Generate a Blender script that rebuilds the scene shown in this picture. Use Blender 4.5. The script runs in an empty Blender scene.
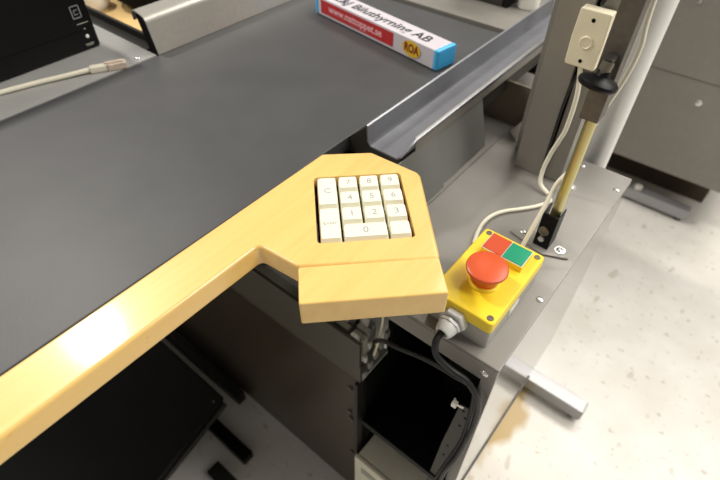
import bpy, bmesh, math, random
from mathutils import Vector, Matrix
random.seed(7)
S = bpy.context.scene
COL = S.collection
ZO = 0.75            # the wooden keypad holder's top face is 0.75 above the floor

# ------------------------------------------------------------------ camera, world, lights
cd = bpy.data.cameras.new('camera'); cam = bpy.data.objects.new('camera', cd); COL.objects.link(cam)
cam.matrix_world = Matrix(((0.77477685, -0.4557745, 0.43816713, 0),
                           (0.63221115, 0.55251811, -0.54316922, 0),
                           (0.00546741, 0.69784908, 0.71622396, 0.32 + ZO),
                           (0, 0, 0, 1)))
cd.sensor_width = 36; cd.lens = 501.8 / 720 * 36; cd.clip_start = 0.01; cd.clip_end = 60
cd.dof.use_dof = True; cd.dof.focus_distance = 0.47; cd.dof.aperture_fstop = 6.0
S.camera = cam

w = bpy.data.worlds.new('store_light'); S.world = w; w.use_nodes = True
bg = w.node_tree.nodes['Background']; bg.inputs[0].default_value = (1.0, 0.96, 0.90, 1); bg.inputs[1].default_value = 0.24

def area(name, loc, target, sx, sy, power, col=(1, 0.955, 0.88)):
    l = bpy.data.lights.new(name, 'AREA'); l.shape = 'RECTANGLE'; l.size = sx; l.size_y = sy
    l.energy = power; l.color = col
    o = bpy.data.objects.new(name, l); COL.objects.link(o); o.location = loc
    o.rotation_euler = (Vector(target) - Vector(loc)).to_track_quat('-Z', 'Y').to_euler()
    return o
area('ceiling_tube_left', (-2.07, 0.29, 2.0 + ZO), (-0.29, 0.04, ZO), 0.11, 0.19, 34)
area('ceiling_tube_behind', (0.3, 2.3, 2.1 + ZO), (0.3, 1.0, 0), 2.4, 0.8, 62)
area('front_fill', (-2.0, -1.4, 2.2 + ZO), (-0.2, 0.5, ZO), 1.6, 0.7, 30)  # unseen fill light, added to brighten the faces towards the camera
area('ceiling_tube_right', (1.7, 1.2, 2.1 + ZO), (0.5, 0.9, 0), 0.8, 2.4, 52, (1, 0.97, 0.92))

S.view_settings.view_transform = 'Standard'
S.view_settings.look = 'None'
S.view_settings.gamma = 1
S.view_settings.use_curve_mapping = False
S.view_settings.exposure = 0.25

# ------------------------------------------------------------------ materials
def lin(c):
    return tuple((v / 12.92 if v <= 0.04045 else ((v + 0.055) / 1.055) ** 2.4) for v in (x / 255 for x in c))

def mat(name, rgb, rough=0.5, metal=0.0, var=0.0, scale=30, bump=0.0, bscale=200, spec=0.5, coat=0.0, stretch=(1, 1, 1), rot=0.0):
    m = bpy.data.materials.new(name); m.use_nodes = True
    nt = m.node_tree; p = nt.nodes['Principled BSDF']
    c = lin(rgb)
    p.inputs['Roughness'].default_value = rough; p.inputs['Metallic'].default_value = metal
    p.inputs['Specular IOR Level'].default_value = spec
    p.inputs['Coat Weight'].default_value = coat; p.inputs['Coat Roughness'].default_value = 0.04
    tc = nt.nodes.new('ShaderNodeTexCoord'); mp = nt.nodes.new('ShaderNodeMapping')
    mp.inputs['Scale'].default_value = stretch; mp.inputs['Rotation'].default_value = (0, 0, rot)
    nt.links.new(tc.outputs['Object'], mp.inputs['Vector'])
    n = nt.nodes.new('ShaderNodeTexNoise'); n.inputs['Scale'].default_value = scale; n.inputs['Detail'].default_value = 5
    nt.links.new(mp.outputs[0], n.inputs['Vector'])
    r = nt.nodes.new('ShaderNodeValToRGB')
    r.color_ramp.elements[0].position = 0.3; r.color_ramp.elements[1].position = 0.7
    r.color_ramp.elements[0].color = tuple(v * (1 - var) for v in c) + (1,)
    r.color_ramp.elements[1].color = tuple(min(1, v * (1 + var)) for v in c) + (1,)
    nt.links.new(n.outputs['Fac'], r.inputs[0]); nt.links.new(r.outputs[0], p.inputs['Base Color'])
    if bump:
        n2 = nt.nodes.new('ShaderNodeTexNoise'); n2.inputs['Scale'].default_value = bscale
        nt.links.new(mp.outputs[0], n2.inputs['Vector'])
        b = nt.nodes.new('ShaderNodeBump'); b.inputs['Strength'].default_value = bump; b.inputs['Distance'].default_value = 0.001
        nt.links.new(n2.outputs['Fac'], b.inputs['Height']); nt.links.new(b.outputs[0], p.inputs['Normal'])
    return m

def wood_mat(name, ang, base=(232, 193, 114), dark=(227, 185, 104)):
    m = bpy.data.materials.new(name); m.use_nodes = True
    nt = m.node_tree; p = nt.nodes['Principled BSDF']
    p.inputs['Roughness'].default_value = 0.40; p.inputs['Coat Weight'].default_value = 0.8; p.inputs['Coat Roughness'].default_value = 0.11
    tc = nt.nodes.new('ShaderNodeTexCoord'); mp = nt.nodes.new('ShaderNodeMapping')
    mp.inputs['Rotation'].default_value = (0, 0, ang); mp.inputs['Scale'].default_value = (140, 7, 60)
    n = nt.nodes.new('ShaderNodeTexNoise'); n.inputs['Scale'].default_value = 1; n.inputs['Detail'].default_value = 6
    nt.links.new(tc.outputs['Object'], mp.inputs[0]); nt.links.new(mp.outputs[0], n.inputs[0])
    r = nt.nodes.new('ShaderNodeValToRGB'); r.color_ramp.elements[0].position = 0.3; r.color_ramp.elements[1].position = 0.62
    r.color_ramp.elements[0].color = lin(dark) + (1,); r.color_ramp.elements[1].color = lin(base) + (1,)
    nt.links.new(n.outputs[0], r.inputs[0])
    mp2 = nt.nodes.new('ShaderNodeMapping'); mp2.inputs['Rotation'].default_value = (0, 0, ang); mp2.inputs['Scale'].default_value = (900, 150, 400)
    n2 = nt.nodes.new('ShaderNodeTexNoise'); n2.inputs['Scale'].default_value = 1
    nt.links.new(tc.outputs['Object'], mp2.inputs[0]); nt.links.new(mp2.outputs[0], n2.inputs[0])
    r2 = nt.nodes.new('ShaderNodeValToRGB'); r2.color_ramp.elements[0].position = 0.24; r2.color_ramp.elements[1].position = 0.33
    r2.color_ramp.elements[0].color = lin((205, 150, 78)) + (1,); r2.color_ramp.elements[1].color = (1, 1, 1, 1)
    nt.links.new(n2.outputs[0], r2.inputs[0])
    mx = nt.nodes.new('ShaderNodeMix'); mx.data_type = 'RGBA'; mx.blend_type = 'MULTIPLY'; mx.inputs[0].default_value = 0.3
    nt.links.new(r.outputs[0], mx.inputs[6]); nt.links.new(r2.outputs[0], mx.inputs[7])
    nt.links.new(mx.outputs[2], p.inputs['Base Color'])
    return m

def floor_mat():
    m = bpy.data.materials.new('vinyl_floor'); m.use_nodes = True
    nt = m.node_tree; p = nt.nodes['Principled BSDF']; p.inputs['Roughness'].default_value = 0.35
    tc = nt.nodes.new('ShaderNodeTexCoord')
    def ramp(scale, stretch, p0, p1, c0, c1, detail=4):
        mp = nt.nodes.new('ShaderNodeMapping'); mp.inputs['Scale'].default_value = stretch
        n = nt.nodes.new('ShaderNodeTexNoise'); n.inputs['Scale'].default_value = scale; n.inputs['Detail'].default_value = detail
        r = nt.nodes.new('ShaderNodeValToRGB')
        r.color_ramp.elements[0].position = p0; r.color_ramp.elements[1].position = p1
        r.color_ramp.elements[0].color = lin(c0) + (1,); r.color_ramp.elements[1].color = lin(c1) + (1,)
        nt.links.new(tc.outputs['Object'], mp.inputs[0]); nt.links.new(mp.outputs[0], n.inputs[0]); nt.links.new(n.outputs[0], r.inputs[0])
        return r
    a = ramp(9, (1, 1, 1), 0.3, 0.7, (214, 209, 200), (228, 224, 217))
    b = ramp(70, (0.8, 1.1, 1), 0.29, 0.36, (186, 178, 164), (255, 255, 255), 2)
    c = ramp(28, (1, 0.6, 1), 0.26, 0.31, (200, 192, 176), (255, 255, 255), 1)
    prev = a
    for q, f in ((b, 0.55), (c, 0.5)):
        mx = nt.nodes.new('ShaderNodeMix'); mx.data_type = 'RGBA'; mx.blend_type = 'MULTIPLY'; mx.inputs[0].default_value = f
        nt.links.new(prev.outputs[0] if prev is a else prev.outputs[2], mx.inputs[6]); nt.links.new(q.outputs[0], mx.inputs[7]); prev = mx
    # yellowish glue stain beside the foot of the counter
    mp = nt.nodes.new('ShaderNodeMapping'); mp.inputs['Location'].default_value = (0.90, -2.05, 0)
    mp.inputs['Scale'].default_value = (13, 3.4, 1)
    nz = nt.nodes.new('ShaderNodeTexNoise'); nz.inputs['Scale'].default_value = 14
    add = nt.nodes.new('ShaderNodeVectorMath'); add.operation = 'MULTIPLY_ADD'; add.inputs[1].default_value = (0.9, 0.9, 0); add.inputs[2].default_value = (-0.45, -0.45, 0)
    ad2 = nt.nodes.new('ShaderNodeVectorMath')
    nt.links.new(tc.outputs['Object'], nz.inputs[0]); nt.links.new(nz.outputs['Color'], add.inputs[0])
    sc = nt.nodes.new('ShaderNodeVectorMath'); sc.operation = 'ADD'
    nt.links.new(tc.outputs['Object'], mp.inputs[0]); nt.links.new(mp.outputs[0], sc.inputs[0]); nt.links.new(add.outputs[0], sc.inputs[1])
    ln = nt.nodes.new('ShaderNodeVectorMath'); ln.operation = 'LENGTH'; nt.links.new(sc.outputs[0], ln.inputs[0])
    rr = nt.nodes.new('ShaderNodeValToRGB'); rr.color_ramp.elements[0].position = 0.35; rr.color_ramp.elements[1].position = 0.6
    rr.color_ramp.elements[0].color = (1, 1, 1, 1); rr.color_ramp.elements[1].color = (0, 0, 0, 1)
    nt.links.new(ln.outputs['Value'], rr.inputs[0])
    mx = nt.nodes.new('ShaderNodeMix'); mx.data_type = 'RGBA'; mx.inputs[7].default_value = lin((178, 150, 92)) + (1,)
    nt.links.new(rr.outputs[0], mx.inputs[0]); nt.links.new(prev.outputs[2], mx.inputs[6])
    nt.links.new(mx.outputs[2], p.inputs['Base Color'])
    return m

M = dict(
    belt=mat('belt_rubber', (66, 66, 67), 0.48, var=0.10, scale=14, bump=0.15, bscale=900),
    grey=mat('grey_painted_metal', (138, 134, 127), 0.42, 0.25, var=0.04, scale=60, bump=0.08, bscale=1500),
    deck=mat('grey_deck_metal', (136, 132, 126), 0.38, 0.2, var=0.05, scale=25, bump=0.1, bscale=1200),
    side=mat('glossy_grey_side', (112, 107, 100), 0.14, 0.2, var=0.03, scale=40, coat=0.35),
    steel=mat('brushed_steel', (176, 172, 164), 0.36, 0.45, var=0.05, scale=20, stretch=(1, 8, 8)),
    rail=mat('satin_rail_metal', (130, 131, 136), 0.33, 0.45, var=0.05, scale=40),
    panelgrey=mat('grey_kick_panel', (122, 123, 119), 0.5, 0.1, var=0.05, scale=20),
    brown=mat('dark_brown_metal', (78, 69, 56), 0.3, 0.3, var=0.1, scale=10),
    darkmetal=mat('dark_grey_metal', (60, 58, 54), 0.4, 0.5, var=0.08, scale=40),
    post=mat('dark_square_tube', (92, 86, 78), 0.45, 0.3, var=0.12, scale=200),
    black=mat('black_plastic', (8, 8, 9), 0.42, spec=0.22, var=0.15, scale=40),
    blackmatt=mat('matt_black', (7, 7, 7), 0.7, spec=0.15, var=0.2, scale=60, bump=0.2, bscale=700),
    rubber=mat('black_rubber', (18, 18, 18), 0.5, var=0.1),
    brass=mat('zinc_brass', (196, 186, 132), 0.28, 0.85, var=0.14, scale=40, stretch=(1, 1, 0.2)),
    screw=mat('bright_screw_steel', (225, 225, 222), 0.22, 0.8, var=0.05),
    yellow=mat('yellow_plastic', (246, 214, 44), 0.38, var=0.03, scale=50),
    red=mat('red_orange_plastic', (206, 84, 42), 0.36, var=0.03, scale=50),
    redflat=mat('red_button_face', (196, 72, 34), 0.45, var=0.05),
    green=mat('green_button_face', (12, 142, 104), 0.45, var=0.05),
    boxgrey=mat('light_grey_plastic', (166, 164, 158), 0.5, var=0.04),
    glandgrey=mat('pale_grey_nylon', (206, 206, 202), 0.42, var=0.03),
    cream=mat('cream_plastic', (228, 220, 192), 0.4, var=0.03),
    keycap=mat('ivory_keycap', (232, 228, 206), 0.45, var=0.02, scale=60),
    keygrey=mat('ivory_keycap_face', (250, 246, 228), 0.35, var=0.01),
    legend=mat('legend_grey', (150, 152, 154), 0.6),
    cablew=mat('white_cable', (226, 220, 200), 0.45, var=0.03),
    polew=mat('white_enamel', (226, 225, 220), 0.3, var=0.02, coat=0.5),
    blue=mat('sky_blue_plastic', (72, 176, 232), 0.4, var=0.03),
    paper=mat('white_wrapper', (206, 200, 206), 0.25, var=0.03, coat=0.5),
    redprint=mat('red_print', (190, 30, 36), 0.3, var=0.05, coat=0.5),
    ink=mat('black_print', (40, 38, 46), 0.4),
    pinkprint=mat('pale_pink_print', (238, 188, 192), 0.4),
    yprint=mat('yellow_print', (226, 182, 44), 0.4),
    dredprint=mat('dark_red_print', (120, 24, 20), 0.4),
    card=mat('tan_cardboard', (206, 172, 112), 0.7, var=0.12, scale=18),
    pc=mat('beige_steel', (240, 234, 212), 0.45, var=0.04),
    duct=mat('grey_duct_plastic', (176, 175, 160), 0.45, var=0.06),
    led=mat('lamp_lens', (240, 240, 235), 0.2),
    bolt=mat('dull_bolt', (120, 112, 98), 0.4, 0.7),
    white=mat('white_plastic', (235, 232, 222), 0.4, var=0.03),
    crimp=mat('clear_plug_plastic', (214, 196, 178), 0.25, var=0.25, scale=120),
)
M['shelfgrey'] = mat('pale_grey_shelf', (160, 159, 156), 0.4, 0.15, var=0.03)
M['footsteel'] = mat('satin_foot_steel', (168, 168, 170), 0.35, 0.3, var=0.03)
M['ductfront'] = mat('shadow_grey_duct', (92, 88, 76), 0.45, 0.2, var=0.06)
M['coverbrown'] = mat('brownish_grey_plate', (104, 94, 80), 0.45, 0.1, var=0.05)
M['floor'] = floor_mat()
M['wood_arm'] = wood_mat('beech_arm', 0.0)
M['wood_grip'] = wood_mat('beech_grip', math.radians(45))

# ------------------------------------------------------------------ helpers
def v3(x, y, z): return Vector((x, y, z + ZO))

class Root:
    loc = Vector((0, 0, 0))

def origin_of(o):
    while o.parent: o = o.parent
    return o.location.copy()

def smooth_mesh(me, ang=35):
    for p in me.polygons: p.use_smooth = True
    try: me.set_sharp_from_angle(angle=math.radians(ang))
    except Exception: pass

def obj(name, bm, m, parent=None, label=None, cat=None, group=None, kind=None, smooth=True):
    bmesh.ops.recalc_face_normals(bm, faces=bm.faces)
    if parent is None:
        vs = [v.co for v in bm.verts]
        lo = Vector([min(v[i] for v in vs) for i in range(3)]); hi = Vector([max(v[i] for v in vs) for i in range(3)])
        org = Vector(((lo.x + hi.x) / 2, (lo.y + hi.y) / 2, lo.z))
        if kind == 'structure': org = Vector((0, 0, 0))
    else:
        org = origin_of(parent)
    bmesh.ops.translate(bm, verts=bm.verts, vec=-org)
    me = bpy.data.meshes.new(name); bm.to_mesh(me); bm.free()
    me.materials.append(m)
    if smooth: smooth_mesh(me)
    o = bpy.data.objects.new(name, me); COL.objects.link(o)
    if smooth and len(me.polygons) > 6:
        wn = o.modifiers.new('weighted_normals', 'WEIGHTED_NORMAL'); wn.keep_sharp = True
    if parent is None: o.location = org
    else: o.parent = parent
    if label: o['label'] = label
    if cat: o['category'] = cat
    if group: o['group'] = group
    if kind: o['kind'] = kind
    return o

def thing(name, label, cat, loc, group=None):
    o = bpy.data.objects.new(name, None); COL.objects.link(o); o.empty_display_size = 0.02
    o.location = v3(*loc); o['label'] = label; o['category'] = cat
    if group: o['group'] = group
    return o

def bevel(bm, geom_edges, w, seg=2):
    if w > 0: bmesh.ops.bevel(bm, geom=geom_edges, offset=w, segments=seg, profile=0.5, affect='EDGES', clamp_overlap=True)

def merge(dst, src):
    me = bpy.data.meshes.new('tmp'); src.to_mesh(me); src.free(); dst.from_mesh(me); bpy.data.meshes.remove(me)
    return dst

def box(x0, x1, y0, y1, z0, z1, bev=0.0, seg=2, bm=None, M4=None):
    b = bmesh.new(); bmesh.ops.create_cube(b, size=1)
    for v in b.verts:
        v.co = Vector((x0 + (v.co.x + .5) * (x1 - x0), y0 + (v.co.y + .5) * (y1 - y0), z0 + (v.co.z + .5) * (z1 - z0)))
    bevel(b, b.edges[:], bev, seg)
    if M4 is not None: b.transform(M4)
    b.transform(Matrix.Translation((0, 0, ZO)))
    return merge(bm, b) if bm is not None else b

def prism(pts, z0, z1, bev=0.0, seg=2, vbev=0.0, bm=None, M4=None, holes=None):
    b = bmesh.new()
    vs = [b.verts.new((p[0], p[1], z0)) for p in pts]; f = b.faces.new(vs)
    r = bmesh.ops.extrude_face_region(b, geom=[f])
    bmesh.ops.translate(b, verts=[e for e in r['geom'] if isinstance(e, bmesh.types.BMVert)], vec=(0, 0, z1 - z0))
    if vbev:
        ve = [e for e in b.edges if abs((e.verts[0].co - e.verts[1].co).z) > 1e-6]
        bevel(b, ve, vbev, 4)
    if bev:
        he = [e for e in b.edges if abs((e.verts[0].co - e.verts[1].co).z) < 1e-7 and len(e.link_faces) == 2 and abs(e.link_faces[0].normal.z - e.link_faces[1].normal.z) > .5]
        b.normal_update()
        he = [e for e in b.edges if len(e.link_faces) == 2 and (abs(e.link_faces[0].normal.z) > .9) != (abs(e.link_faces[1].normal.z) > .9)]
        bevel(b, he, bev, seg)
    if M4 is not None: b.transform(M4)
    b.transform(Matrix.Translation((0, 0, ZO)))
    return merge(bm, b) if bm is not None else b

def frame_to(p0, axis):
    axis = Vector(axis).normalized()
    q = axis.to_track_quat('Z', 'Y')
    return Matrix.Translation(Vector(p0)) @ q.to_matrix().to_4x4()

def lathe(prof, p0, axis=(0, 0, 1), n=32, bm=None):
    """prof: list of (radius, height) along axis from p0"""
    b = bmesh.new(); rings = []
    for r, h in prof:
        if r < 1e-7: rings.append([b.verts.new((0, 0, h))])
        else: rings.append([b.verts.new((r * math.cos(2 * math.pi * i / n), r * math.sin(2 * math.pi * i / n), h)) for i in range(n)])
    for a, c in zip(rings, rings[1:]):
        for i in range(n):
            j = (i + 1) % n
            if len(a) == 1 and len(c) == 1: continue
            if len(a) == 1: b.faces.new((a[0], c[i], c[j]))
            elif len(c) == 1: b.faces.new((a[i], a[j], c[0]))
            else: b.faces.new((a[i], a[j], c[j], c[i]))
    if len(rings[0]) > 1: b.faces.new(rings[0][::-1])
    if len(rings[-1]) > 1: b.faces.new(rings[-1])
    b.transform(frame_to((p0[0], p0[1], p0[2] + ZO), axis))
    return merge(bm, b) if bm is not None else b

def spline(pts, n=8):
    P = [Vector(p) for p in pts]; out = []
    for i in range(len(P) - 1):
        p0 = P[max(i - 1, 0)]; p1 = P[i]; p2 = P[i + 1]; p3 = P[min(i + 2, len(P) - 1)]
        for k in range(n):
            t = k / n
            out.append(0.5 * ((2 * p1) + (-p0 + p2) * t + (2 * p0 - 5 * p1 + 4 * p2 - p3) * t * t + (-p0 + 3 * p1 - 3 * p2 + p3) * t ** 3))
    out.append(P[-1]); return out

def tube(pts, r, n=12, smooth_pts=True, bm=None, radii=None):
    path = spline(pts) if smooth_pts else [Vector(p) for p in pts]
    b = bmesh.new(); rings = []
    up = Vector((0.3, 0.2, 1)).normalized()
    for i, p in enumerate(path):
        t = (path[min(i + 1, len(path) - 1)] - path[max(i - 1, 0)]).normalized()
        s = t.cross(up)
        if s.length < 1e-3: s = t.cross(Vector((1, 0, 0)))
        s.normalize(); u = s.cross(t); up = u
        rr = r if radii is None else radii(i / (len(path) - 1))
        rings.append([b.verts.new(p + Vector((0, 0, ZO)) + rr * (math.cos(2 * math.pi * k / n) * s + math.sin(2 * math.pi * k / n) * u)) for k in range(n)])
    for a, c in zip(rings, rings[1:]):
        for k in range(n): b.faces.new((a[k], a[(k + 1) % n], c[(k + 1) % n], c[k]))
    b.faces.new(rings[0][::-1]); b.faces.new(rings[-1])
    return merge(bm, b) if bm is not None else b

def sheet(profile, y0, y1, th=0.002, bm=None):
    """open profile in XZ extruded along Y, with thickness"""
    b = bmesh.new(); P = [Vector((p[0], 0, p[1])) for p in profile]; off = []
    for i, p in enumerate(P):
        t = (P[min(i + 1, len(P) - 1)] - P[max(i - 1, 0)]).normalized(); off.append(p + Vector((-t.z, 0, t.x)) * th)
    loop = P + off[::-1]
    vs = [b.verts.new((q.x, y0, q.z)) for q in loop]
    k = len(P)
    A = vs; B = [b.verts.new((q.x, y1, q.z)) for q in loop]
    n = len(loop)
    for i in range(n): b.faces.new((A[i], A[(i + 1) % n], B[(i + 1) % n], B[i]))
    for i in range(k - 1):
        b.faces.new((A[i], A[i + 1], A[n - 2 - i], A[n - 1 - i])); b.faces.new((B[i + 1], B[i], B[n - 1 - i], B[n - 2 - i]))
    b.transform(Matrix.Translation((0, 0, ZO)))
    return merge(bm, b) if bm is not None else b

def text_bm(s, size, depth=0.0002, align='CENTER', sx=1.0, bold=0.0):
    cu = bpy.data.curves.new('lettering', 'FONT'); cu.body = s; cu.size = size; cu.extrude = depth
    cu.align_x = align; cu.align_y = 'CENTER'; cu.resolution_u = 3; cu.offset = bold
    o = bpy.data.objects.new('lettering', cu); COL.objects.link(o)
    dg = bpy.context.evaluated_depsgraph_get(); me = bpy.data.meshes.new_from_object(o.evaluated_get(dg))
    b = bmesh.new(); b.from_mesh(me); bpy.data.meshes.remove(me); bpy.data.objects.remove(o); bpy.data.curves.remove(cu)
    for v in b.verts: v.co.x *= sx
    return b

def basis(p, ex, ey):
    ex = Vector(ex).normalized(); ey = Vector(ey).normalized(); ez = ex.cross(ey)
    m = Matrix((ex, ey, ez)).transposed().to_4x4(); m.translation = Vector((p[0], p[1], p[2] + ZO)); return m

def screw(parent, p, r=0.0042, axis=(0, 0, 1), m='screw', name='screw', washer=False):
    b = lathe([(r * 1.05, 0), (r, 0.0008), (r * 0.8, 0.0016), (r * 0.4, 0.002), (r * 0.38, 0.0012), (0, 0.0012)], p, axis, 20)
    if washer: lathe([(r * 1.5, -0.0002), (r * 1.5, 0.0006), (r, 0.0006)], p, axis, 20, bm=b)
    return obj(name, b, M[m], parent)

# ------------------------------------------------------------------ the setting
obj('floor', box(-4, 4, -2, 6, -0.77, -0.75), M['floor'], kind='structure', smooth=False)

# ------------------------------------------------------------------ checkout counter body (conveyor)
ct = thing('conveyor_counter', 'grey checkout conveyor counter with black belt and metal side rails', 'checkout counter', (-0.47, 0.6, -0.75))
obj('belt', box(-0.696, -0.336, -0.55, 0.777, -0.05, -0.030, 0.002), M['belt'], ct, smooth=True)
obj('belt_bed', box(-0.697, -0.335, -0.55, 0.985, -0.080, -0.051), M['blackmatt'], ct)
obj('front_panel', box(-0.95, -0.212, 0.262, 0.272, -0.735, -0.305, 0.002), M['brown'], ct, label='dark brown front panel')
obj('panel_flange', box(-0.216, -0.2105, 0.257, 0.272, -0.74, -0.305, 0.001), M['darkmetal'], ct)
for x, z in ((-0.226, -0.335), (-0.228, -0.41), (-0.226, -0.43), (-0.226, -0.56)):
    obj('bolt', lathe([(0.0045, 0), (0.004, 0.003), (0.0, 0.0034)], (x, 0.262, z), (0, -1, 0), 12), M['bolt'], ct)
obj('divider_panel', box(-0.2155, -0.2075, 0.273, 0.99, -0.75, -0.306), M['blackmatt'], ct)
obj('divider_panel', box(-0.2155, -0.2075, 0.33, 0.99, -0.306, -0.11), M['blackmatt'], ct)
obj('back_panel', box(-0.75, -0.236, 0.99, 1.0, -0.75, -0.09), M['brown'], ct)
b = sheet([(-0.2335, -0.0995), (-0.2535, -0.027)], 0.30, 0.463, 0.002)
obj('kick_panel', b, M['panelgrey'], ct)
obj('kick_panel', sheet([(-0.2375, -0.0995), (-0.2565, -0.027)], 0.4645, 0.578, 0.002), M['panelgrey'], ct)
obj('cover_plate', box(-0.300, -0.1885, 0.652, 0.658, -0.0995, -0.035, 0.001), M['coverbrown'], ct)
obj('cover_plate', box(-0.2450, -0.1700, 0.822, 0.828, -0.0345, 0.16, 0.001), M['coverbrown'], ct)
# end plate past the belt
obj('end_plate', box(-0.72, -0.30, 0.792, 1.02, -0.05, -0.029, 0.0015), M['grey'], ct)
# right rail: lip, channel and turned-down outer edge
b = sheet([(-0.3065, 0.0), (-0.3045, -0.001), (-0.303, -0.022), (-0.300, -0.026), (-0.262, -0.026), (-0.257, -0.022), (-0.2535, -0.009)], 0.390, 0.90, -0.002)
# chamfer the near corner of the outer edge
for v in b.verts:
    if v.co.y < 0.4: v.co.y += (0.024 if v.co.z > ZO - 0.015 and v.co.x > -0.262 else 0.0)
    elif v.co.x > -0.29: v.co.y -= 0.09
obj('side_rail', b, M['rail'], ct, label='satin metal channel rail')
b = sheet([(-0.256, -0.009), (-0.2535, -0.010), (-0.2535, -0.028), (-0.2575, -0.030)], 0.416, 0.81, -0.0015)
obj('rail_edge', b, M['grey'], ct)
b = prism([(-0.3085, -0.004), (-0.345, -0.040), (-0.345, -0.050), (-0.256, -0.050), (-0.259, -0.0285), (-0.3055, -0.0285)], -0.81, -0.394)
b.transform(Matrix.Translation((0, 0, -ZO)))
b.transform(Matrix(((1, 0, 0, 0), (0, 0, -1, 0), (0, 1, 0, ZO), (0, 0, 0, 1))))
obj('rail_support', b, M['darkmetal'], ct)
obj('rail_bracket', box(-0.285, -0.258, 0.77, 0.80, -0.072, -0.050, 0.002), M['black'], ct)
# left rail: sloping steel face with rolled top
yA, yB = 0.375, 1.02
arc = [(-0.7075, 0.0180), (-0.7110, 0.0222), (-0.7200, 0.0250), (-0.7300, 0.0268), (-0.7375, 0.0255), (-0.7415, 0.0195), (-0.7400, 0.0110)]
b = sheet([(-0.6958, -0.0300), (-0.7062, 0.0135)] + arc, yA, yB, 0.0015)
obj('side_rail', b, M['steel'], ct, label='brushed steel sloping rail with rolled top')
b = prism([(-0.6978, -0.049), (-0.6978, -0.029), (-0.7085, 0.016), (-0.729, 0.0240), (-0.7375, 0.019), (-0.733, -0.002), (-0.722, -0.049)], -1.01, -(yA + 0.004))
b.transform(Matrix.Translation((0, 0, -ZO)))
b.transform(Matrix(((1, 0, 0, 0), (0, 0, -1, 0), (0, 1, 0, ZO), (0, 0, 0, 1))))
obj('rail_hollow_shade', b, M['blackmatt'], ct)  # black filling stands in for the shade inside the hollow rail

# device shelf left of the belt
sh = thing('equipment_shelf', 'light grey metal shelf plate left of the belt under the black device', 'shelf', (-0.95, 0.0, -0.75))
obj('shelf_plate', box(-1.25, -0.6975, -0.5, 0.372, -0.036, -0.0292, 0.0012), M['shelfgrey'], sh)
obj('shelf_lip', box(-1.25, -0.742, 0.372, 0.400, -0.06, -0.038), M['darkmetal'], sh)
obj('shelf_side', box(-1.25, -0.745, 0.398, 0.403, -0.06, -0.026), M['darkmetal'], sh)
obj('support_leg', box(-1.22, -1.17, -0.45, -0.40, -0.75, -0.036), M['grey'], sh)
obj('support_leg', box(-1.22, -1.17, 0.30, 0.35, -0.75, -0.036), M['grey'], sh)
screw(sh, (-0.709, 0.347, -0.0292), 0.0042)

# ------------------------------------------------------------------ side cabinet with deck (right)
cb = thing('side_cabinet', 'grey metal side cabinet with flat deck carrying the yellow stop box', 'cabinet', (-0.14, 0.45, -0.75))
obj('deck', box(-0.2305, -0.0485, 0.268, 0.637, -0.104, -0.1, 0.001), M['deck'], cb)
obj('rear_deck', box(-0.2305, -0.165, 0.6375, 0.820, -0.104, -0.1001), M['deck'], cb)
obj('rear_deck', box(-0.30, -0.2307, 0.31, 0.820, -0.104, -0.1001), M['deck'], cb)
obj('front_flange', box(-0.2305, -0.0485, 0.2675, 0.2705, -0.129, -0.1035, 0.0008), M['deck'], cb)
obj('front_stile', box(-0.062, -0.0485, 0.2675, 0.2705, -0.49, -0.128, 0.0005), M['deck'], cb)
obj('side_panel', box(-0.0520, -0.0485, 0.2705, 0.637, -0.49, -0.104, 0.0008), M['side'], cb, label='glossy grey side panel')
obj('bottom_edge', box(-0.0525, -0.0465, 0.272, 0.545, -0.498, -0.490, 0.001), M['darkmetal'], cb)
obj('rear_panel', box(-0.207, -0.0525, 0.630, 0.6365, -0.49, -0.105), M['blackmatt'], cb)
obj('opening_shade_sheet', box(-0.0575, -0.0525, 0.2712, 0.629, -0.48, -0.106), M['blackmatt'], cb)  # black sheets added so the cabinet opening reads as deep shade
obj('opening_shade_sheet', box(-0.207, -0.0577, 0.272, 0.629, -0.1075, -0.1045), M['blackmatt'], cb)
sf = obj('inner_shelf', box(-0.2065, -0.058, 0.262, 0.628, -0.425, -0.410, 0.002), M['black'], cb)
obj('cabinet_leg', box(-0.205, -0.170, 0.681, 0.705, -0.7018, -0.13), M['grey'], cb)
obj('cabinet_leg_arm', box(-0.205, -0.170, 0.6365, 0.681, -0.16, -0.13), M['grey'], cb)
for p in ((-0.056, 0.371), (-0.057, 0.601)): screw(cb, (p[0], p[1], -0.1), 0.0042)
screw(cb, (-0.105, 0.569, -0.1), 0.0042, washer=True); screw(cb, (-0.111, 0.622, -0.1), 0.004)
screw(cb, (-0.0605, 0.2675, -0.116), 0.0042, (0, -1, 0))
# perforated cable bracket hanging in front of the opening
poly = [(-0.0725, -0.191), (-0.0605, -0.188), (-0.0535, -0.221), (-0.0600, -0.344), (-0.0700, -0.380), (-0.0790, -0.444), (-0.0860, -0.444), (-0.0800, -0.300)]
b = prism(poly, -0.2665, -0.2645); b.transform(Matrix.Translation((0, 0, -ZO)))
b.transform(Matrix(((1, 0, 0, 0), (0, 0, -1, 0), (0, 1, 0, ZO), (0, 0, 0, 1))))
br = obj('cable_bracket', b, M['darkmetal'], cb)
for x, z in ((-0.067, -0.20), (-0.063, -0.212), (-0.066, -0.235), (-0.072, -0.30), (-0.0735, -0.33)):
    obj('hole', lathe([(0.0016, 0), (0.0016, 0.0004), (0, 0.0004)], (x, 0.2645, z), (0, -1, 0), 10), M['blackmatt'], br)

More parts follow.
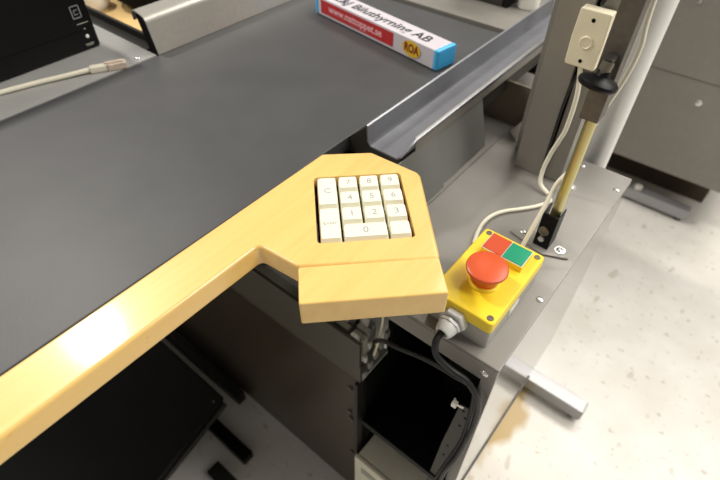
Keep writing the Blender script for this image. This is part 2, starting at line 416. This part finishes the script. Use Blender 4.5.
# wiring duct and terminals at the end of the panel
td = thing('wiring_duct', 'grey slotted wiring duct with plugged terminals under the wooden keypad holder', 'wiring duct', (-0.3, 0.29, -0.30))
b = box(-0.50, -0.2095, 0.262, 0.267, -0.304, -0.262, 0.001)
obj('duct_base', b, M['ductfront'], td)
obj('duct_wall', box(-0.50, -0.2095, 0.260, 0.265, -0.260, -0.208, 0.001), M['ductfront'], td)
for i, yy in enumerate((0.272, 0.286, 0.300)):
    b = bmesh.new()
    for k in range(4):
        x1 = -0.212 - k * 0.026 - i * 0.004
        box(x1 - 0.020, x1, yy, yy + 0.008, -0.262, -0.214 - i * 0.004, 0.0012, bm=b)
    obj('terminal_row', b, M['duct'] if i != 1 else M['boxgrey'], td)
for k, (x, y, z) in enumerate(((-0.222, 0.268, -0.210), (-0.250, 0.282, -0.206), (-0.228, 0.296, -0.212), (-0.27, 0.30, -0.208), (-0.215, 0.284, -0.236), (-0.212, 0.272, -0.252))):
    obj('terminal_plug', box(x - 0.007, x + 0.005, y - 0.002, y + 0.003, z - 0.008, z + 0.004, 0.001), M['white'], td)
obj('terminal_plug', lathe([(0.006, 0), (0.006, 0.004), (0.004, 0.006), (0, 0.006)], (-0.212, 0.300, -0.245), (1, -0.3, 0)), M['brass'], td, label='brass coloured round plug')
b = bmesh.new()
for k in range(5): box(-0.2125 + 0.0, -0.2075, 0.268 + k * 0.012, 0.276 + k * 0.012, -0.30 + k * 0.010, -0.285 + k * 0.010, 0.001, bm=b)
obj('contact_strip', b, M['boxgrey'], td)
obj('duct_bottom', box(-0.50, -0.2095, 0.267, 0.325, -0.304, -0.298), M['duct'], td)
obj('wire', tube([(-0.205, 0.285, -0.255), (-0.200, 0.288, -0.215), (-0.204, 0.30, -0.19), (-0.215, 0.31, -0.20)], 0.002), M['cream'], td, label='cream wire loop')

# black case in the opening and the beige computer beneath
b = box(-0.14, -0.085, 0.38, 0.60, -0.4098, -0.31, 0.003)
obj('router_case', b, M['blackmatt'], None, 'black device case standing on the inner shelf of the cabinet', 'device')
pcx = thing('computer_case', 'beige computer case on the floor beneath the cabinet shelf', 'computer', (-0.14, 0.4, -0.75))
obj('case_body', box(-0.204, -0.075, 0.252, 0.60, -0.745, -0.515, 0.004), M['pc'], pcx)
obj('case_front', box(-0.206, -0.073, 0.244, 0.252, -0.745, -0.513, 0.003), M['pc'], pcx)
obj('drive_slot', box(-0.19, -0.09, 0.2428, 0.2445, -0.555, -0.537), M['duct'], pcx)
obj('case_foot', box(-0.20, -0.08, 0.28, 0.58, -0.75, -0.745), M['rubber'], pcx)

# ------------------------------------------------------------------ wooden keypad holder
u = Vector((math.sqrt(.5), math.sqrt(.5), 0)); vv = Vector((math.sqrt(.5), -math.sqrt(.5), 0))
wh = thing('keypad_holder', 'light beech arm widening into an angled block that frames the keypad', 'keypad holder', (-0.28, 0.1, -0.027))
T = -0.024
out = [(-0.306, -0.55), (-0.262, -0.55), (-0.2605, 0.181), (-0.2165, 0.185), (-0.1285, 0.2705), (-0.206, 0.3535), (-0.212, 0.3565), (-0.270, 0.3535), (-0.309, 0.317)]
O = Vector((-0.2876, 0.2810, 0)); KW, KH = 0.0882, 0.0925
def uvp(a, b_): p = O + u * a + vv * b_; return (p.x, p.y)
hole = [uvp(0, 0), uvp(KW, 0), uvp(KW, KH), uvp(0, KH)]
def round_poly(pts, r, n=5):
    res = []; N = len(pts)
    for i in range(N):
        p = Vector(pts[i]); a = (Vector(pts[i - 1]) - p); c = (Vector(pts[(i + 1) % N]) - p)
        an = a.angle(c); d = min(r / math.tan(an / 2), a.length * .45, c.length * .45)
        a.normalize(); c.normalize(); s = p + a * d; e = p + c * d
        for k in range(n + 1):
            t = k / n; q = s * (1 - t) ** 2 + p * 2 * t * (1 - t) + e * t * t; res.append((q.x, q.y))
    return res
def wood_with_hole():
    b = prism(round_poly(out, 0.006), T, 0.0, bev=0.0034, seg=3)
    hb = prism(round_poly(hole, 0.0045), T - 0.01, 0.01)
    ma = bpy.data.meshes.new('a'); b.to_mesh(ma); b.free(); mb = bpy.data.meshes.new('b'); bmesh.ops.recalc_face_normals(hb, faces=hb.faces); hb.to_mesh(mb); hb.free()
    oa = bpy.data.objects.new('a', ma); ob = bpy.data.objects.new('b', mb); COL.objects.link(oa); COL.objects.link(ob)
    md = oa.modifiers.new('cut', 'BOOLEAN'); md.operation = 'DIFFERENCE'; md.object = ob; md.solver = 'EXACT'
    dg = bpy.context.evaluated_depsgraph_get(); me = bpy.data.meshes.new_from_object(oa.evaluated_get(dg))
    r = bmesh.new(); r.from_mesh(me); bpy.data.meshes.remove(me)
    for o_, m_ in ((oa, ma), (ob, mb)): bpy.data.objects.remove(o_); bpy.data.meshes.remove(m_)
    # small round-over of the pocket's upper rim
    rim = [e for e in r.edges if len(e.link_faces) == 2 and all(abs(v.co.z - ZO) < 1e-5 for v in e.verts)
           and (abs(e.link_faces[0].normal.z) > .9) != (abs(e.link_faces[1].normal.z) > .9)
           and all((v.co - Vector((-0.223, 0.279, ZO))).length < 0.075 for v in e.verts)
           and all(abs((v.co - Vector((O.x, O.y, ZO))).dot(u) - KW / 2) < KW / 2 + 1e-4 and abs((v.co - Vector((O.x, O.y, ZO))).dot(vv) - KH / 2) < KH / 2 + 1e-4 for v in e.verts)]
    bevel(r, rim, 0.0009, 2)
    return r
obj('arm_block', wood_with_hole(), M['wood_arm'], wh)
# grip block
G0 = Vector((-0.2165, 0.1850, 0)) + vv * 0.0012
gpts = [G0, G0 + u * 0.1212, G0 + u * 0.1212 + vv * 0.0395, G0 + vv * 0.0395]
b = prism(round_poly([(p.x, p.y) for p in gpts], 0.0022, 3), -0.0265, 0.0008, bev=0.0030, seg=3)
obj('grip_block', b, M['wood_grip'], wh, label='separate beech hand rest block')
obj('mount_plate', box(-0.304, -0.285, -0.5, 0.17, -0.0300, -0.024), M['blackmatt'], wh)


# ------------------------------------------------------------------ keypad
kp = thing('numeric_keypad', 'ivory numeric keypad recessed in the beech block', 'keypad', (-0.223, 0.279, -0.03))
def uvbox(a0, a1, b0, b1, z0, z1, bev):
    m = Matrix((u, vv, Vector((0, 0, -1)))).transposed().to_4x4(); m.translation = O
    bb = bmesh.new(); bmesh.ops.create_cube(bb, size=1)
    for q in bb.verts: q.co = Vector((a0 + (q.co.x + .5) * (a1 - a0), b0 + (q.co.y + .5) * (b1 - b0), -(z0 + (q.co.z + .5) * (z1 - z0))))
    bevel(bb, bb.edges[:], bev); bb.transform(m); bb.transform(Matrix.Translation((0, 0, ZO))); return bb
obj('keypad_base', uvbox(0.001, KW - 0.001, 0.001, KH - 0.001, -0.022, -0.0115, 0.0008), M['blackmatt'], kp)
cu0, cu1 = 0.0022, KW - 0.0012; pu = (cu1 - cu0) / 4
rv0, rv1 = 0.0010, KH + 0.0002; pv = (rv1 - rv0) / 4
def key(c, r, cs, rs, legend, lsize):
    a0 = cu0 + c * pu + 0.0006; a1 = cu0 + (c + cs) * pu - 0.0008
    b0 = rv0 + r * pv + 0.0005; b1 = rv0 + (r + rs) * pv - 0.0005
    zt = 0.0006; zb = -0.0100
    b = bmesh.new(); rings = []
    for (da, db0, db1, z) in ((0, 0, 0, zb), (0.0001, 0.0002, 0.0004, zb + 0.003), (0.0009, 0.0006, 0.0040, zt - 0.0012), (0.0012, 0.0009, 0.0045, zt - 0.0003), (0.0020, 0.0016, 0.0054, zt)):
        rad = 0.0022; pts = []
        x0, x1, y0, y1 = a0 + da, a1 - da, b0 + db0, b1 - db1
        for (cx, cy, st) in ((x1 - rad, y1 - rad, 0), (x0 + rad, y1 - rad, 90), (x0 + rad, y0 + rad, 180), (x1 - rad, y0 + rad, 270)):
            for k in range(5):
                t = math.radians(st + k * 22.5); pts.append((cx + rad * math.cos(t), cy + rad * math.sin(t)))
        rings.append([b.verts.new((O + u * p[0] + vv * p[1]) + Vector((0, 0, z + ZO))) for p in pts])
    n = len(rings[0])
    for A_, B_ in zip(rings, rings[1:]):
        for i in range(n): b.faces.new((A_[i], A_[(i + 1) % n], B_[(i + 1) % n], B_[i]))
    b.faces.new(rings[-1]); b.faces.new(rings[0])
    k_ = obj('key', b, M['keycap'], kp)
    if legend:
        t = text_bm(legend, lsize, 0.00005); p = O + u * ((a0 + a1) / 2) + vv * ((b0 + b1 - 0.0026) / 2)
        t.transform(basis((p.x, p.y, zt + 0.00012), u, -vv)); obj('legend', t, M['legend'], k_, smooth=False)
key(0, 0, 1, 2, 'C', 0.0102); key(0, 2, 1, 2, 'Enter', 0.0058)
for c in range(3):
    for r, s in ((0, '789'), (1, '456'), (2, '123')): key(c + 1, r, 1, 1, s[c], 0.0102)
key(1, 3, 2, 1, '0', 0.0110); key(3, 3, 1, 1, '', 0)

# ------------------------------------------------------------------ emergency stop box
eb = thing('stop_button_box', 'yellow and grey control box with red mushroom stop button', 'control box', (-0.105, 0.334, -0.1))
X0, X1, Y0, Y1 = -0.1385, -0.0700, 0.2800, 0.3910
obj('box_base', prism(round_poly([(X0 + .001, Y0 + .001), (X1 - .001, Y0 + .001), (X1 - .001, Y1 - .001), (X0 + .001, Y1 - .001)], 0.004), -0.1, -0.074, bev=0.0008), M['boxgrey'], eb)
lid = obj('box_lid', prism(round_poly([(X0, Y0), (X1, Y0), (X1, Y1), (X0, Y1)], 0.005), -0.075, -0.060, bev=0.0018, seg=3), M['yellow'], eb)
for x in (X0 + 0.0065, X1 - 0.0065):
    for y in (Y0 + 0.0065, Y1 - 0.0065):
        obj('lid_screw', lathe([(0.0034, 0), (0.0032, 0.0006), (0.0014, 0.0006), (0.0012, 0.0002), (0, 0.0002)], (x, y, -0.060), n=16), M['bolt'], lid)
if True:
    tb = obj('push_button_pair', box(-0.1265, -0.0805, 0.354, 0.3805, -0.0605, -0.0525, 0.001), M['yellow'], eb)
    obj('stop_face', box(-0.1255, -0.1040, 0.355, 0.3795, -0.0527, -0.0512, 0.0004), M['redflat'], tb)
    obj('start_face', box(-0.1030, -0.0815, 0.355, 0.3795, -0.0527, -0.0512, 0.0004), M['green'], tb)
    obj('face_trim', box(-0.1262, -0.0808, 0.3543, 0.3802, -0.0530, -0.0522), M['white'], tb)
SBX, SBY = -0.1035, 0.322
sb = obj('button_collar', lathe([(0.0158, 0), (0.0158, 0.002), (0.0145, 0.003), (0.0145, 0.004)], (SBX, SBY, -0.060), n=40), M['yellow'], eb)
obj('mushroom_button', lathe([(0.0138, 0), (0.0142, 0.006), (0.0165, 0.012), (0.0200, 0.0155), (0.0205, 0.0172), (0.0200, 0.0190), (0.0180, 0.0202), (0.011, 0.0212), (0.004, 0.0216), (0, 0.0216)], (SBX, SBY, -0.0575), n=48), M['red'], eb)
gl = obj('cable_gland', lathe([(0.0130, 0), (0.0142, 0.001), (0.0142, 0.0075), (0.0130, 0.0085)], (-0.1065, Y0 + 0.001, -0.079), (0, -1, 0), n=6), M['glandgrey'], eb, smooth=False)
obj('gland_dome', lathe([(0.0096, 0), (0.0102, 0.001), (0.0102, 0.006), (0.0092, 0.0105), (0.0075, 0.0135), (0.0055, 0.0138), (0.005, 0.010), (0, 0.010)], (-0.1075, Y0 - 0.0075, -0.081), (-0.05, -1, -0.15), n=24), M['glandgrey'], gl)
obj('gland_ring', lathe([(0.0118, 0), (0.0118, 0.003)], (-0.1075, Y0 - 0.0075, -0.081), (-0.05, -1, -0.15), n=8), M['glandgrey'], gl)
obj('side_label', box(X1 - 0.0012, X1 - 0.0004, 0.325, 0.345, -0.094, -0.084), M['white'], eb)

obj('cable', tube([(-0.1095, 0.262, -0.0845), (-0.1095, 0.252, -0.090), (-0.104, 0.248, -0.104), (-0.088, 0.252, -0.118), (-0.070, 0.256, -0.127), (-0.055, 0.257, -0.150), (-0.0505, 0.258, -0.19), (-0.0520, 0.258, -0.24), (-0.056, 0.258, -0.30), (-0.064, 0.258, -0.36), (-0.068, 0.262, -0.44)], 0.0034), M['rubber'], None,
    'thick black cable from the grey gland of the yellow box down the cabinet edge', 'cable')
obj('cable', tube([(-0.208, 0.290, -0.232), (-0.185, 0.275, -0.190), (-0.160, 0.264, -0.165), (-0.120, 0.258, -0.140), (-0.085, 0.258, -0.135), (-0.066, 0.262, -0.142), (-0.060, 0.263, -0.17), (-0.058, 0.2635, -0.26), (-0.068, 0.262, -0.36), (-0.075, 0.266, -0.43)], 0.0027), M['rubber'], None,
    'thinner black cable running from the wiring duct across the dark opening', 'cable')
b = tube([(-0.079, 0.262, -0.182), (-0.073, 0.2555, -0.178), (-0.066, 0.2545, -0.175)], 0.0012, 8)
box(-0.079, -0.073, 0.253, 0.259, -0.185, -0.177, 0.001, bm=b)
obj('cable_tie', b, M['white'], None, 'white cable tie on the black cable in front of the cabinet opening', 'cable tie')

# ------------------------------------------------------------------ gas-spring like post with clamp plate
po = thing('telescopic_post', 'dark square tube with brass coloured rod bolted to the deck', 'post', (-0.087, 0.452, -0.1))
obj('base_plate', prism(round_poly([(-0.1316, 0.4431), (-0.0832, 0.4306), (-0.0543, 0.4435), (-0.0863, 0.4783)], 0.004), -0.0998, -0.0975, bev=0.0004), M['deck'], po)
screw(po, (-0.115, 0.450, -0.0975), 0.0038); screw(po, (-0.0690, 0.449, -0.0975), 0.0042, washer=True)
b = box(-0.0985, -0.0970, 0.441, 0.462, -0.0975, -0.050, 0.0005); box(-0.0820, -0.0805, 0.441, 0.462, -0.0975, -0.050, 0.0005, bm=b); box(-0.0985, -0.0805, 0.440, 0.4425, -0.0975, -0.050, 0.0005, bm=b)
cl = obj('clevis', b, M['black'], po)
obj('clevis_bolt', lathe([(0.0060, 0), (0.0060, 0.002), (0.0030, 0.0035), (0, 0.0035)], (-0.091, 0.4402, -0.073), (0, -1, 0), 20), M['bolt'], cl)
obj('clevis_bolt', lathe([(0.0036, 0), (0.0036, 0.0035), (0, 0.0035)], (-0.0905, 0.4402, -0.084), (0, -1, 0), 6), M['screw'], cl)
obj('rod', lathe([(0.0055, 0), (0.0055, 0.17)], (-0.0885, 0.4525, -0.060), n=24), M['brass'], po)
obj('square_tube', box(-0.0985, -0.0805, 0.441, 0.460, 0.068, 0.70, 0.0015), M['post'], po)
ka = (-0.10, -0.22, -0.97)
kb = obj('clamp_knob', lathe([(0.0048, -0.004), (0.006, 0.0), (0.0142, 0.0025), (0.0165, 0.005), (0.0168, 0.0075), (0.0155, 0.0095), (0.0, 0.0105)], (-0.0885, 0.4265, 0.119), ka, n=32), M['black'], po)
obj('knob_stem', lathe([(0.0050, 0), (0.0050, 0.007), (0.0035, 0.007), (0.0035, 0.012)], (-0.0885 + 0.001, 0.4275, 0.131), ka, n=16), M['bolt'], kb)
obj('knob_arm', box(-0.0915, -0.0845, 0.4255, 0.4412, 0.1285, 0.1335, 0.0015), M['darkmetal'], kb)

# grey upright profiles
cu_ = thing('grey_upright', 'grey sheet metal upright column standing on the deck with the cream switch', 'column', (-0.165, 0.59, -0.1))
obj('column_shell', box(-0.1845, -0.1475, 0.563, 0.625, -0.0998, 0.60, 0.0015), M['grey'], cu_)
obj('seam_filler', box(-0.1475, -0.1435, 0.569, 0.62, -0.0998, 0.60), M['blackmatt'], cu_)
obj('column_cover', box(-0.1435, -0.1215, 0.566, 0.60, -0.0998, 0.60, 0.0012), M['grey'], cu_)
obj('left_wing', box(-0.202, -0.190, 0.600, 0.612, -0.0998, 0.60), M['grey'], cu_)
obj('wing_seam', box(-0.190, -0.187, 0.606, 0.612, -0.0998, 0.60), M['blackmatt'], cu_)

sw = thing('push_switch', 'cream push button switch mounted high on the grey upright', 'switch', (-0.14, 0.553, 0.06))
m = basis((-0.1405, 0.563, 0.092), (1, 0, 0), (0, 0, 1))
def sw_prism(pts, d0, d1, bev, vb=0.003):
    b = prism(round_poly(pts, vb), 0, 1); b.free()
    b = prism(round_poly(pts, vb), d0, d1, bev=bev); b.transform(Matrix.Translation((0, 0, -ZO)))
    b.transform(m); return b
obj('switch_body', sw_prism([(-0.0165, -0.030), (0.0165, -0.030), (0.0175, 0.0), (0.0165, 0.030), (-0.0165, 0.030), (-0.0175, 0.0)], 0.0, 0.015, 0.003), M['cream'], sw)
obj('push_button', lathe([(0.0068, 0), (0.0068, 0.002), (0.0058, 0.0028), (0.0052, 0.002), (0, 0.0018)], (-0.1405, 0.5483, 0.090), (0, -1, 0), 28), M['cream'], sw)
for dz in (-0.0215, 0.0215):
    obj('screw_hole', lathe([(0.0021, 0), (0.0021, 0.0004), (0, 0.0004)], (-0.1405, 0.5482, 0.091 + dz), (0, -1, 0), 14), M['blackmatt'], sw)

obj('cable', tube([(-0.1405, 0.554, 0.064), (-0.133, 0.553, 0.030), (-0.132, 0.553, -0.012), (-0.135, 0.552, -0.032), (-0.139, 0.550, -0.052), (-0.1405, 0.545, -0.075), (-0.136, 0.538, -0.091), (-0.122, 0.533, -0.0968)], 0.0027), M['cablew'], None,
    'cream cable curving down from the switch on the upright', 'cable')
obj('cable', tube([(-0.1355, 0.56, 0.15), (-0.1405, 0.559, 0.125)], 0.0022), M['rubber'], None,
    'short black cable entering the top of the cream switch', 'cable')
obj('cable', tube([(-0.139, 0.561, 0.06), (-0.1455, 0.560, 0.02), (-0.1458, 0.560, -0.05), (-0.1455, 0.560, -0.095)], 0.0016), M['rubber'], None,
    'thin black cable running straight down the seam of the grey upright', 'cable')
obj('cable', tube([(-0.086, 0.470, 0.30), (-0.0805, 0.470, 0.166), (-0.0765, 0.470, 0.132), (-0.0785, 0.470, 0.102), (-0.0865, 0.469, 0.062), (-0.089, 0.466, 0.034), (-0.0905, 0.464, 0.006), (-0.094, 0.462, -0.006), (-0.0985, 0.453, -0.018), (-0.0985, 0.437, -0.036), (-0.099, 0.425, -0.052), (-0.100, 0.414, -0.070), (-0.101, 0.404, -0.090), (-0.101, 0.396, -0.0970)], 0.0024), M['cablew'], None,
    'cream cable following the dark post down to the yellow box', 'cable')
obj('cable', tube([(-0.118, 0.525, -0.0968), (-0.1139, 0.5216, -0.0972), (-0.1224, 0.5024, -0.0972), (-0.1362, 0.4838, -0.0972), (-0.1488, 0.4686, -0.0972), (-0.1567, 0.4527, -0.0972), (-0.159, 0.4348, -0.0972), (-0.156, 0.4151, -0.0972), (-0.150, 0.395, -0.0972)], 0.0024), M['cablew'], None,
    'cream cable looping left over the deck behind the yellow box', 'cable')
b = prism([(-0.228, 0.620), (-0.208, 0.602), (-0.204, 0.614), (-0.210, 0.636)], -0.0998, -0.070, bev=0.001)
for v in b.verts:
    v.co.y += 0.014
    if v.co.z > ZO - 0.08: v.co.x += ( -0.206 - v.co.x) * 0.8
obj('plastic_wedge', b, M['white'], None, 'small white plastic wedge on the deck left of the grey upright', 'wedge')

# ------------------------------------------------------------------ poles and feet
obj('round_pole', lathe([(0.0205, 0), (0.0205, 1.9)], (-0.1135, 0.694, -0.702), n=36), M['polew'], None,
    'white enamelled round pole rising behind the deck', 'pole')
def foot(y, lab, extra):
    f = thing('support_foot', lab, 'foot', (-0.05, y, -0.75))
    obj('foot_bar', box(-0.30, 0.067, y - 0.0165, y + 0.0165, -0.737, -0.702, 0.0015), M['footsteel'], f)
    obj('end_cap', box(0.066, 0.0695, y - 0.015, y + 0.015, -0.735, -0.704, 0.001), M['duct'], f)
    obj('glide', lathe([(0.011, 0), (0.012, 0.004), (0.008, 0.013)], (0.050, y, -0.75), n=20), M['rubber'], f)
    obj('glide', lathe([(0.011, 0), (0.012, 0.004), (0.008, 0.013)], (-0.27, y, -0.75), n=20), M['rubber'], f)
    if extra:
        obj('upright', box(-0.30, -0.26, y - 0.015, y + 0.015, -0.702, -0.20, 0.002), M['steel'], f)
        obj('glide_knob', lathe([(0.012, 0), (0.013, 0.006), (0.009, 0.012), (0, 0.013)], (-0.088, y + 0.0, -0.702), n=20), M['white'], f)
foot(0.694, 'silver foot bar beneath the side cabinet, nearer of the two', False)
foot(1.515, 'silver foot bar with white cap in front of the far grey cabinet', True)

# far cabinet
fc = thing('floor_cabinet', 'large grey cabinet with bolts in the upper right background', 'cabinet', (0.0, 1.9, -0.75))
obj('cabinet_body', box(-0.45, 0.17, 1.476, 2.10, -0.593, 0.30, 0.004), M['grey'], fc)
obj('shade_plinth', box(-0.42, 0.09, 1.64, 2.05, -0.75, -0.593), M['brown'], fc)  # dark block stands in for the shaded gap below the cabinet
obj('drawer_seam', box(-0.45, 0.17, 1.4750, 1.4762, -0.3125, -0.3115), M['brown'], fc)
for x, z in ((-0.159, -0.133), (-0.052, -0.367)):
    obj('bolt', lathe([(0.009, 0), (0.008, 0.003), (0, 0.004)], (x, 1.476, z), (0, -1, 0), 16), M['screw'], fc)
obj('cable', tube([(-0.02, 1.585, -0.746), (0.03, 1.592, -0.746), (0.055, 1.58, -0.746), (0.05, 1.54, -0.746)], 0.003), M['rubber'], None, 'thin dark cable on the floor behind the far silver foot', 'cable')
obj('cable', tube([(-0.105, 0.48, -0.747), (-0.095, 0.56, -0.747), (-0.085, 0.62, -0.747), (-0.075, 0.665, -0.745), (-0.083, 0.69, -0.700), (-0.08, 0.715, -0.735), (-0.078, 0.73, -0.747)], 0.0018), M['rubber'], None, 'thin dark wire crossing the nearer silver foot', 'wire')

# ------------------------------------------------------------------ customer divider bar on the belt
dv = thing('divider_bar', 'square divider bar with red print and sky blue end caps lying on the belt', 'divider bar', (-0.49, 0.64, -0.03))
A = Vector((-0.622, 0.643, -0.0298)); d = Vector((0.9866, -0.163, 0)); nn = Vector((0.163, 0.9866, 0)); L = 0.283; W = 0.040; HH = 0.031
mb = Matrix((d, nn, Vector((0, 0, 1)))).transposed().to_4x4(); mb.translation = A
def dbox(x0, x1, y0, y1, z0, z1, bev=0.0):
    return box(x0, x1, y0, y1, z0, z1, bev, M4=mb)
bd = obj('wrapper_body', dbox(0.008, L - 0.008, 0.0007, W - 0.0007, 0.0015, HH - 0.0007, 0.0012), M['paper'], dv)
obj('end_cap', dbox(0, 0.009, 0, W, 0.001, HH, 0.003), M['blue'], dv); obj('end_cap', dbox(L - 0.009, L, 0, W, 0.001, HH, 0.003), M['blue'], dv)
obj('base_strip', dbox(0.004, L - 0.004, 0.002, W - 0.002, 0.0, 0.0016), M['blackmatt'], dv)
obj('print_panel', dbox(0.016, 0.192, 0.0003, 0.0008, 0.006, 0.0272), M['redprint'], bd, label='red printed panel')
def on_front(t, s, z, m_, name='lettering', lift=0.0):
    p = A + d * s + nn * (0.0002 - lift) + Vector((0, 0, z)); t.transform(basis(p, d, (0, 0, 1))); return obj(name, t, M[m_], bd, smooth=False)
on_front(text_bm('www.nattoppet.se', 0.0165, 0.00006, sx=1.06, bold=0.0003), 0.102, 0.0175, 'pinkprint')
on_front(text_bm('- - - - - - - - - - - - - - - -', 0.0045, 0.00006), 0.112, 0.0095, 'pinkprint', 'print_line')
e = lathe([(0.0150, 0), (0.0150, 0.0003), (0, 0.0003)], (0, 0, -ZO), n=32)
for v in e.verts: v.co.x *= 1.25; v.co.y *= 0.78
on_front(e, 0.231, 0.0165, 'yprint', 'oval_mark')
e = text_bm('ROA', 0.0175, 0.0002, sx=0.80, bold=0.0006)
on_front(e, 0.231, 0.0165, 'dredprint', 'oval_lettering', 0.0003)
def on_top(t, s, y, m_, name='lettering'):
    p = A + d * s + nn * y + Vector((0, 0, HH - 0.0006)); t.transform(basis(p, d, nn)); return obj(name, t, M[m_], bd, smooth=False)
on_top(text_bm('L&J Biluthyrning AB', 0.0255, 0.00008, sx=1.06, bold=0.0005), 0.143, 0.019, 'ink')

# ------------------------------------------------------------------ black device with network cable
dev = thing('receipt_printer', 'tall black device with white icons at the left edge of the shelf', 'printer', (-0.87, 0.2, -0.0292))
obj('device_body', box(-0.98, -0.789, 0.04, 0.3365, -0.029, 0.135, 0.004), M['black'], dev)
obj('front_groove', box(-0.7892, -0.7884, 0.05, 0.327, 0.000, 0.0012), M['blackmatt'], dev)
fx = -0.7885
def on_dev(t, y, z, m_, name):
    t.transform(basis((fx, y, z), (0, 1, 0), (0, 0, 1))); return obj(name, t, M[m_], dev, smooth=False)
b = bmesh.new()
for (y0, y1, z0, z1) in ((0.310, 0.3235, 0.0352, 0.0362), (0.310, 0.3235, 0.0185, 0.0195), (0.310, 0.3112, 0.0185, 0.0362), (0.3223, 0.3235, 0.0185, 0.0362), (0.314, 0.3195, 0.0295, 0.0302), (0.314, 0.3195, 0.0235, 0.0242), (0.314, 0.3147, 0.0235, 0.0302)):
    box(fx - 0.0006, fx, y0, y1, z0, z1, bm=b)
obj('icon', b, M['legend'], dev)
obj('indicator_lens', lathe([(0.0028, 0), (0.0024, 0.0012), (0, 0.0015)], (fx - 0.0005, 0.3205, -0.009), (1, 0, 0), 16), M['led'], dev)
b = bmesh.new()
for (y0, y1, z0, z1) in ((0.3135, 0.3265, -0.0205, -0.0195), (0.315, 0.325, -0.0225, -0.0218), (0.312, 0.329, 0.010, 0.0108), (0.3195, 0.3215, 0.0, 0.003)):
    box(fx - 0.0006, fx, y0, y1, z0, z1, bm=b)
obj('small_print', b, M['duct'], dev)

nc = thing('network_cable', 'whitish network cable with clear plug lying loose on the shelf', 'network cable', (-0.72, 0.25, -0.0292))
obj('cable_jacket', tube([(-0.775, 0.08, -0.0255), (-0.763, 0.14, -0.0255), (-0.755, 0.175, -0.0255), (-0.744, 0.215, -0.0255), (-0.731, 0.250, -0.0250), (-0.7205, 0.281, -0.0245)], 0.0034), M['cablew'], nc)
pd = Vector((0.031, 0.062, 0)).normalized(); pn = Vector((-pd.y, pd.x, 0))
mp_ = Matrix((pd, pn, Vector((0, 0, 1)))).transposed().to_4x4(); mp_.translation = Vector((-0.7215, 0.2785, -0.0290))
obj('plug_boot', box(0, 0.024, -0.0055, 0.0055, 0.0, 0.009, 0.002, M4=mp_), M['cablew'], nc)
obj('plug', box(0.024, 0.050, -0.0065, 0.0065, 0.0, 0.009, 0.001, M4=mp_), M['crimp'], nc)
obj('plug_clip', box(0.022, 0.046, -0.0025, 0.0025, 0.009, 0.0112, 0.0005, M4=mp_), M['crimp'], nc)

# ------------------------------------------------------------------ footrest and floor bits under the counter
fr = thing('footrest', 'black tilted footrest plate with side runners on the shadowed floor', 'footrest', (-0.76, 0.0, -0.75))
tilt = math.atan2(0.062, 0.172)
mt = Matrix.Translation((0, 0.193, -0.600)) @ Matrix.Rotation(tilt, 4, 'X')
obj('foot_plate', prism(round_poly([(-1.10, -0.46), (-0.498, -0.46), (-0.498, 0.0), (-1.10, 0.0)], 0.008), -0.012, 0.0, bev=0.002, M4=mt), M['black'], fr)
obj('plate_trim', box(-1.09, -0.494, -0.455, -0.008, -0.030, -0.016, 0.002, M4=mt), M['darkmetal'], fr)
obj('frame_rail', box(-1.09, -0.505, -0.455, -0.012, -0.050, -0.036, 0.002, M4=mt), M['rubber'], fr)
for y in (0.155, -0.10):
    obj('floor_bar', box(-1.05, -0.425, y, y + 0.026, -0.75, -0.725, 0.004), M['black'], fr)
    obj('strut', box(-0.56, -0.535, y, y + 0.02, -0.725, -0.655 if y > 0 else -0.745 + 0.03), M['rubber'], fr)
screw(fr, (-0.508, 0.178, -0.6052), 0.0026, (0, -tilt, 1), 'bolt')
obj('floor_bracket', box(-0.47, -0.40, 0.095, 0.125, -0.75, -0.73, 0.003), M['rubber'], None, 'small black bracket on the floor in front of the brown panel', 'bracket')
obj('cable_duct', box(-0.95, -0.535, 0.236, 0.258, -0.75, -0.715, 0.003), M['rubber'], None, 'long black cable duct on the floor along the brown panel', 'cable duct')

# ------------------------------------------------------------------ background beyond the shelf and the belt's end
obj('cardboard_box', box(-1.55, -0.78, 0.42, 0.95, -0.50, -0.105, 0.004), M['card'], None, 'tan cardboard box behind the steel rail at top left', 'box')
obj('shelf_stand', box(-1.5, -0.80, 0.44, 0.93, -0.75, -0.50), M['brown'], None, 'dark brown stand under the tan cardboard box', 'stand')
b = lathe([(0.03, 0), (0.036, 0.01), (0.036, 0.03), (0.02, 0.045), (0, 0.05)], (-1.14, 0.50, -0.105), n=24)
obj('plastic_bag', b, M['white'], None, 'white plastic bag bundle on the cardboard box beside the black device', 'bag')
b = lathe([(0.06, 0), (0.085, 0.02), (0.085, 0.05), (0.05, 0.075), (0, 0.08)], (-1.065, 0.610, -0.105), n=32)
obj('black_bag', b, M['blackmatt'], None, 'rounded black bag lying on the cardboard box beyond the shelf', 'bag')
bb_ = thing('card_terminal', 'dark grey terminal standing on the plate past the belt', 'terminal', (-0.43, 0.92, -0.029))
obj('terminal_body', box(-0.475, -0.383, 0.872, 0.95, -0.0288, 0.09, 0.004), M['darkmetal'], bb_)
obj('terminal_edge', box(-0.382, -0.374, 0.872, 0.95, -0.029, 0.09, 0.002), M['black'], bb_)
obj('paper_roll', lathe([(0.018, 0), (0.019, 0.001), (0.019, 0.05), (0.018, 0.051)], (-0.350, 0.905, -0.029), n=28), M['white'], None, 'white paper roll standing beside the dark terminal', 'paper roll')
obj('label_stack', box(-0.56, -0.495, 0.90, 0.96, -0.029, -0.005, 0.002), M['cream'], None, 'stack of cream slips on the plate left of the dark terminal', 'slips')
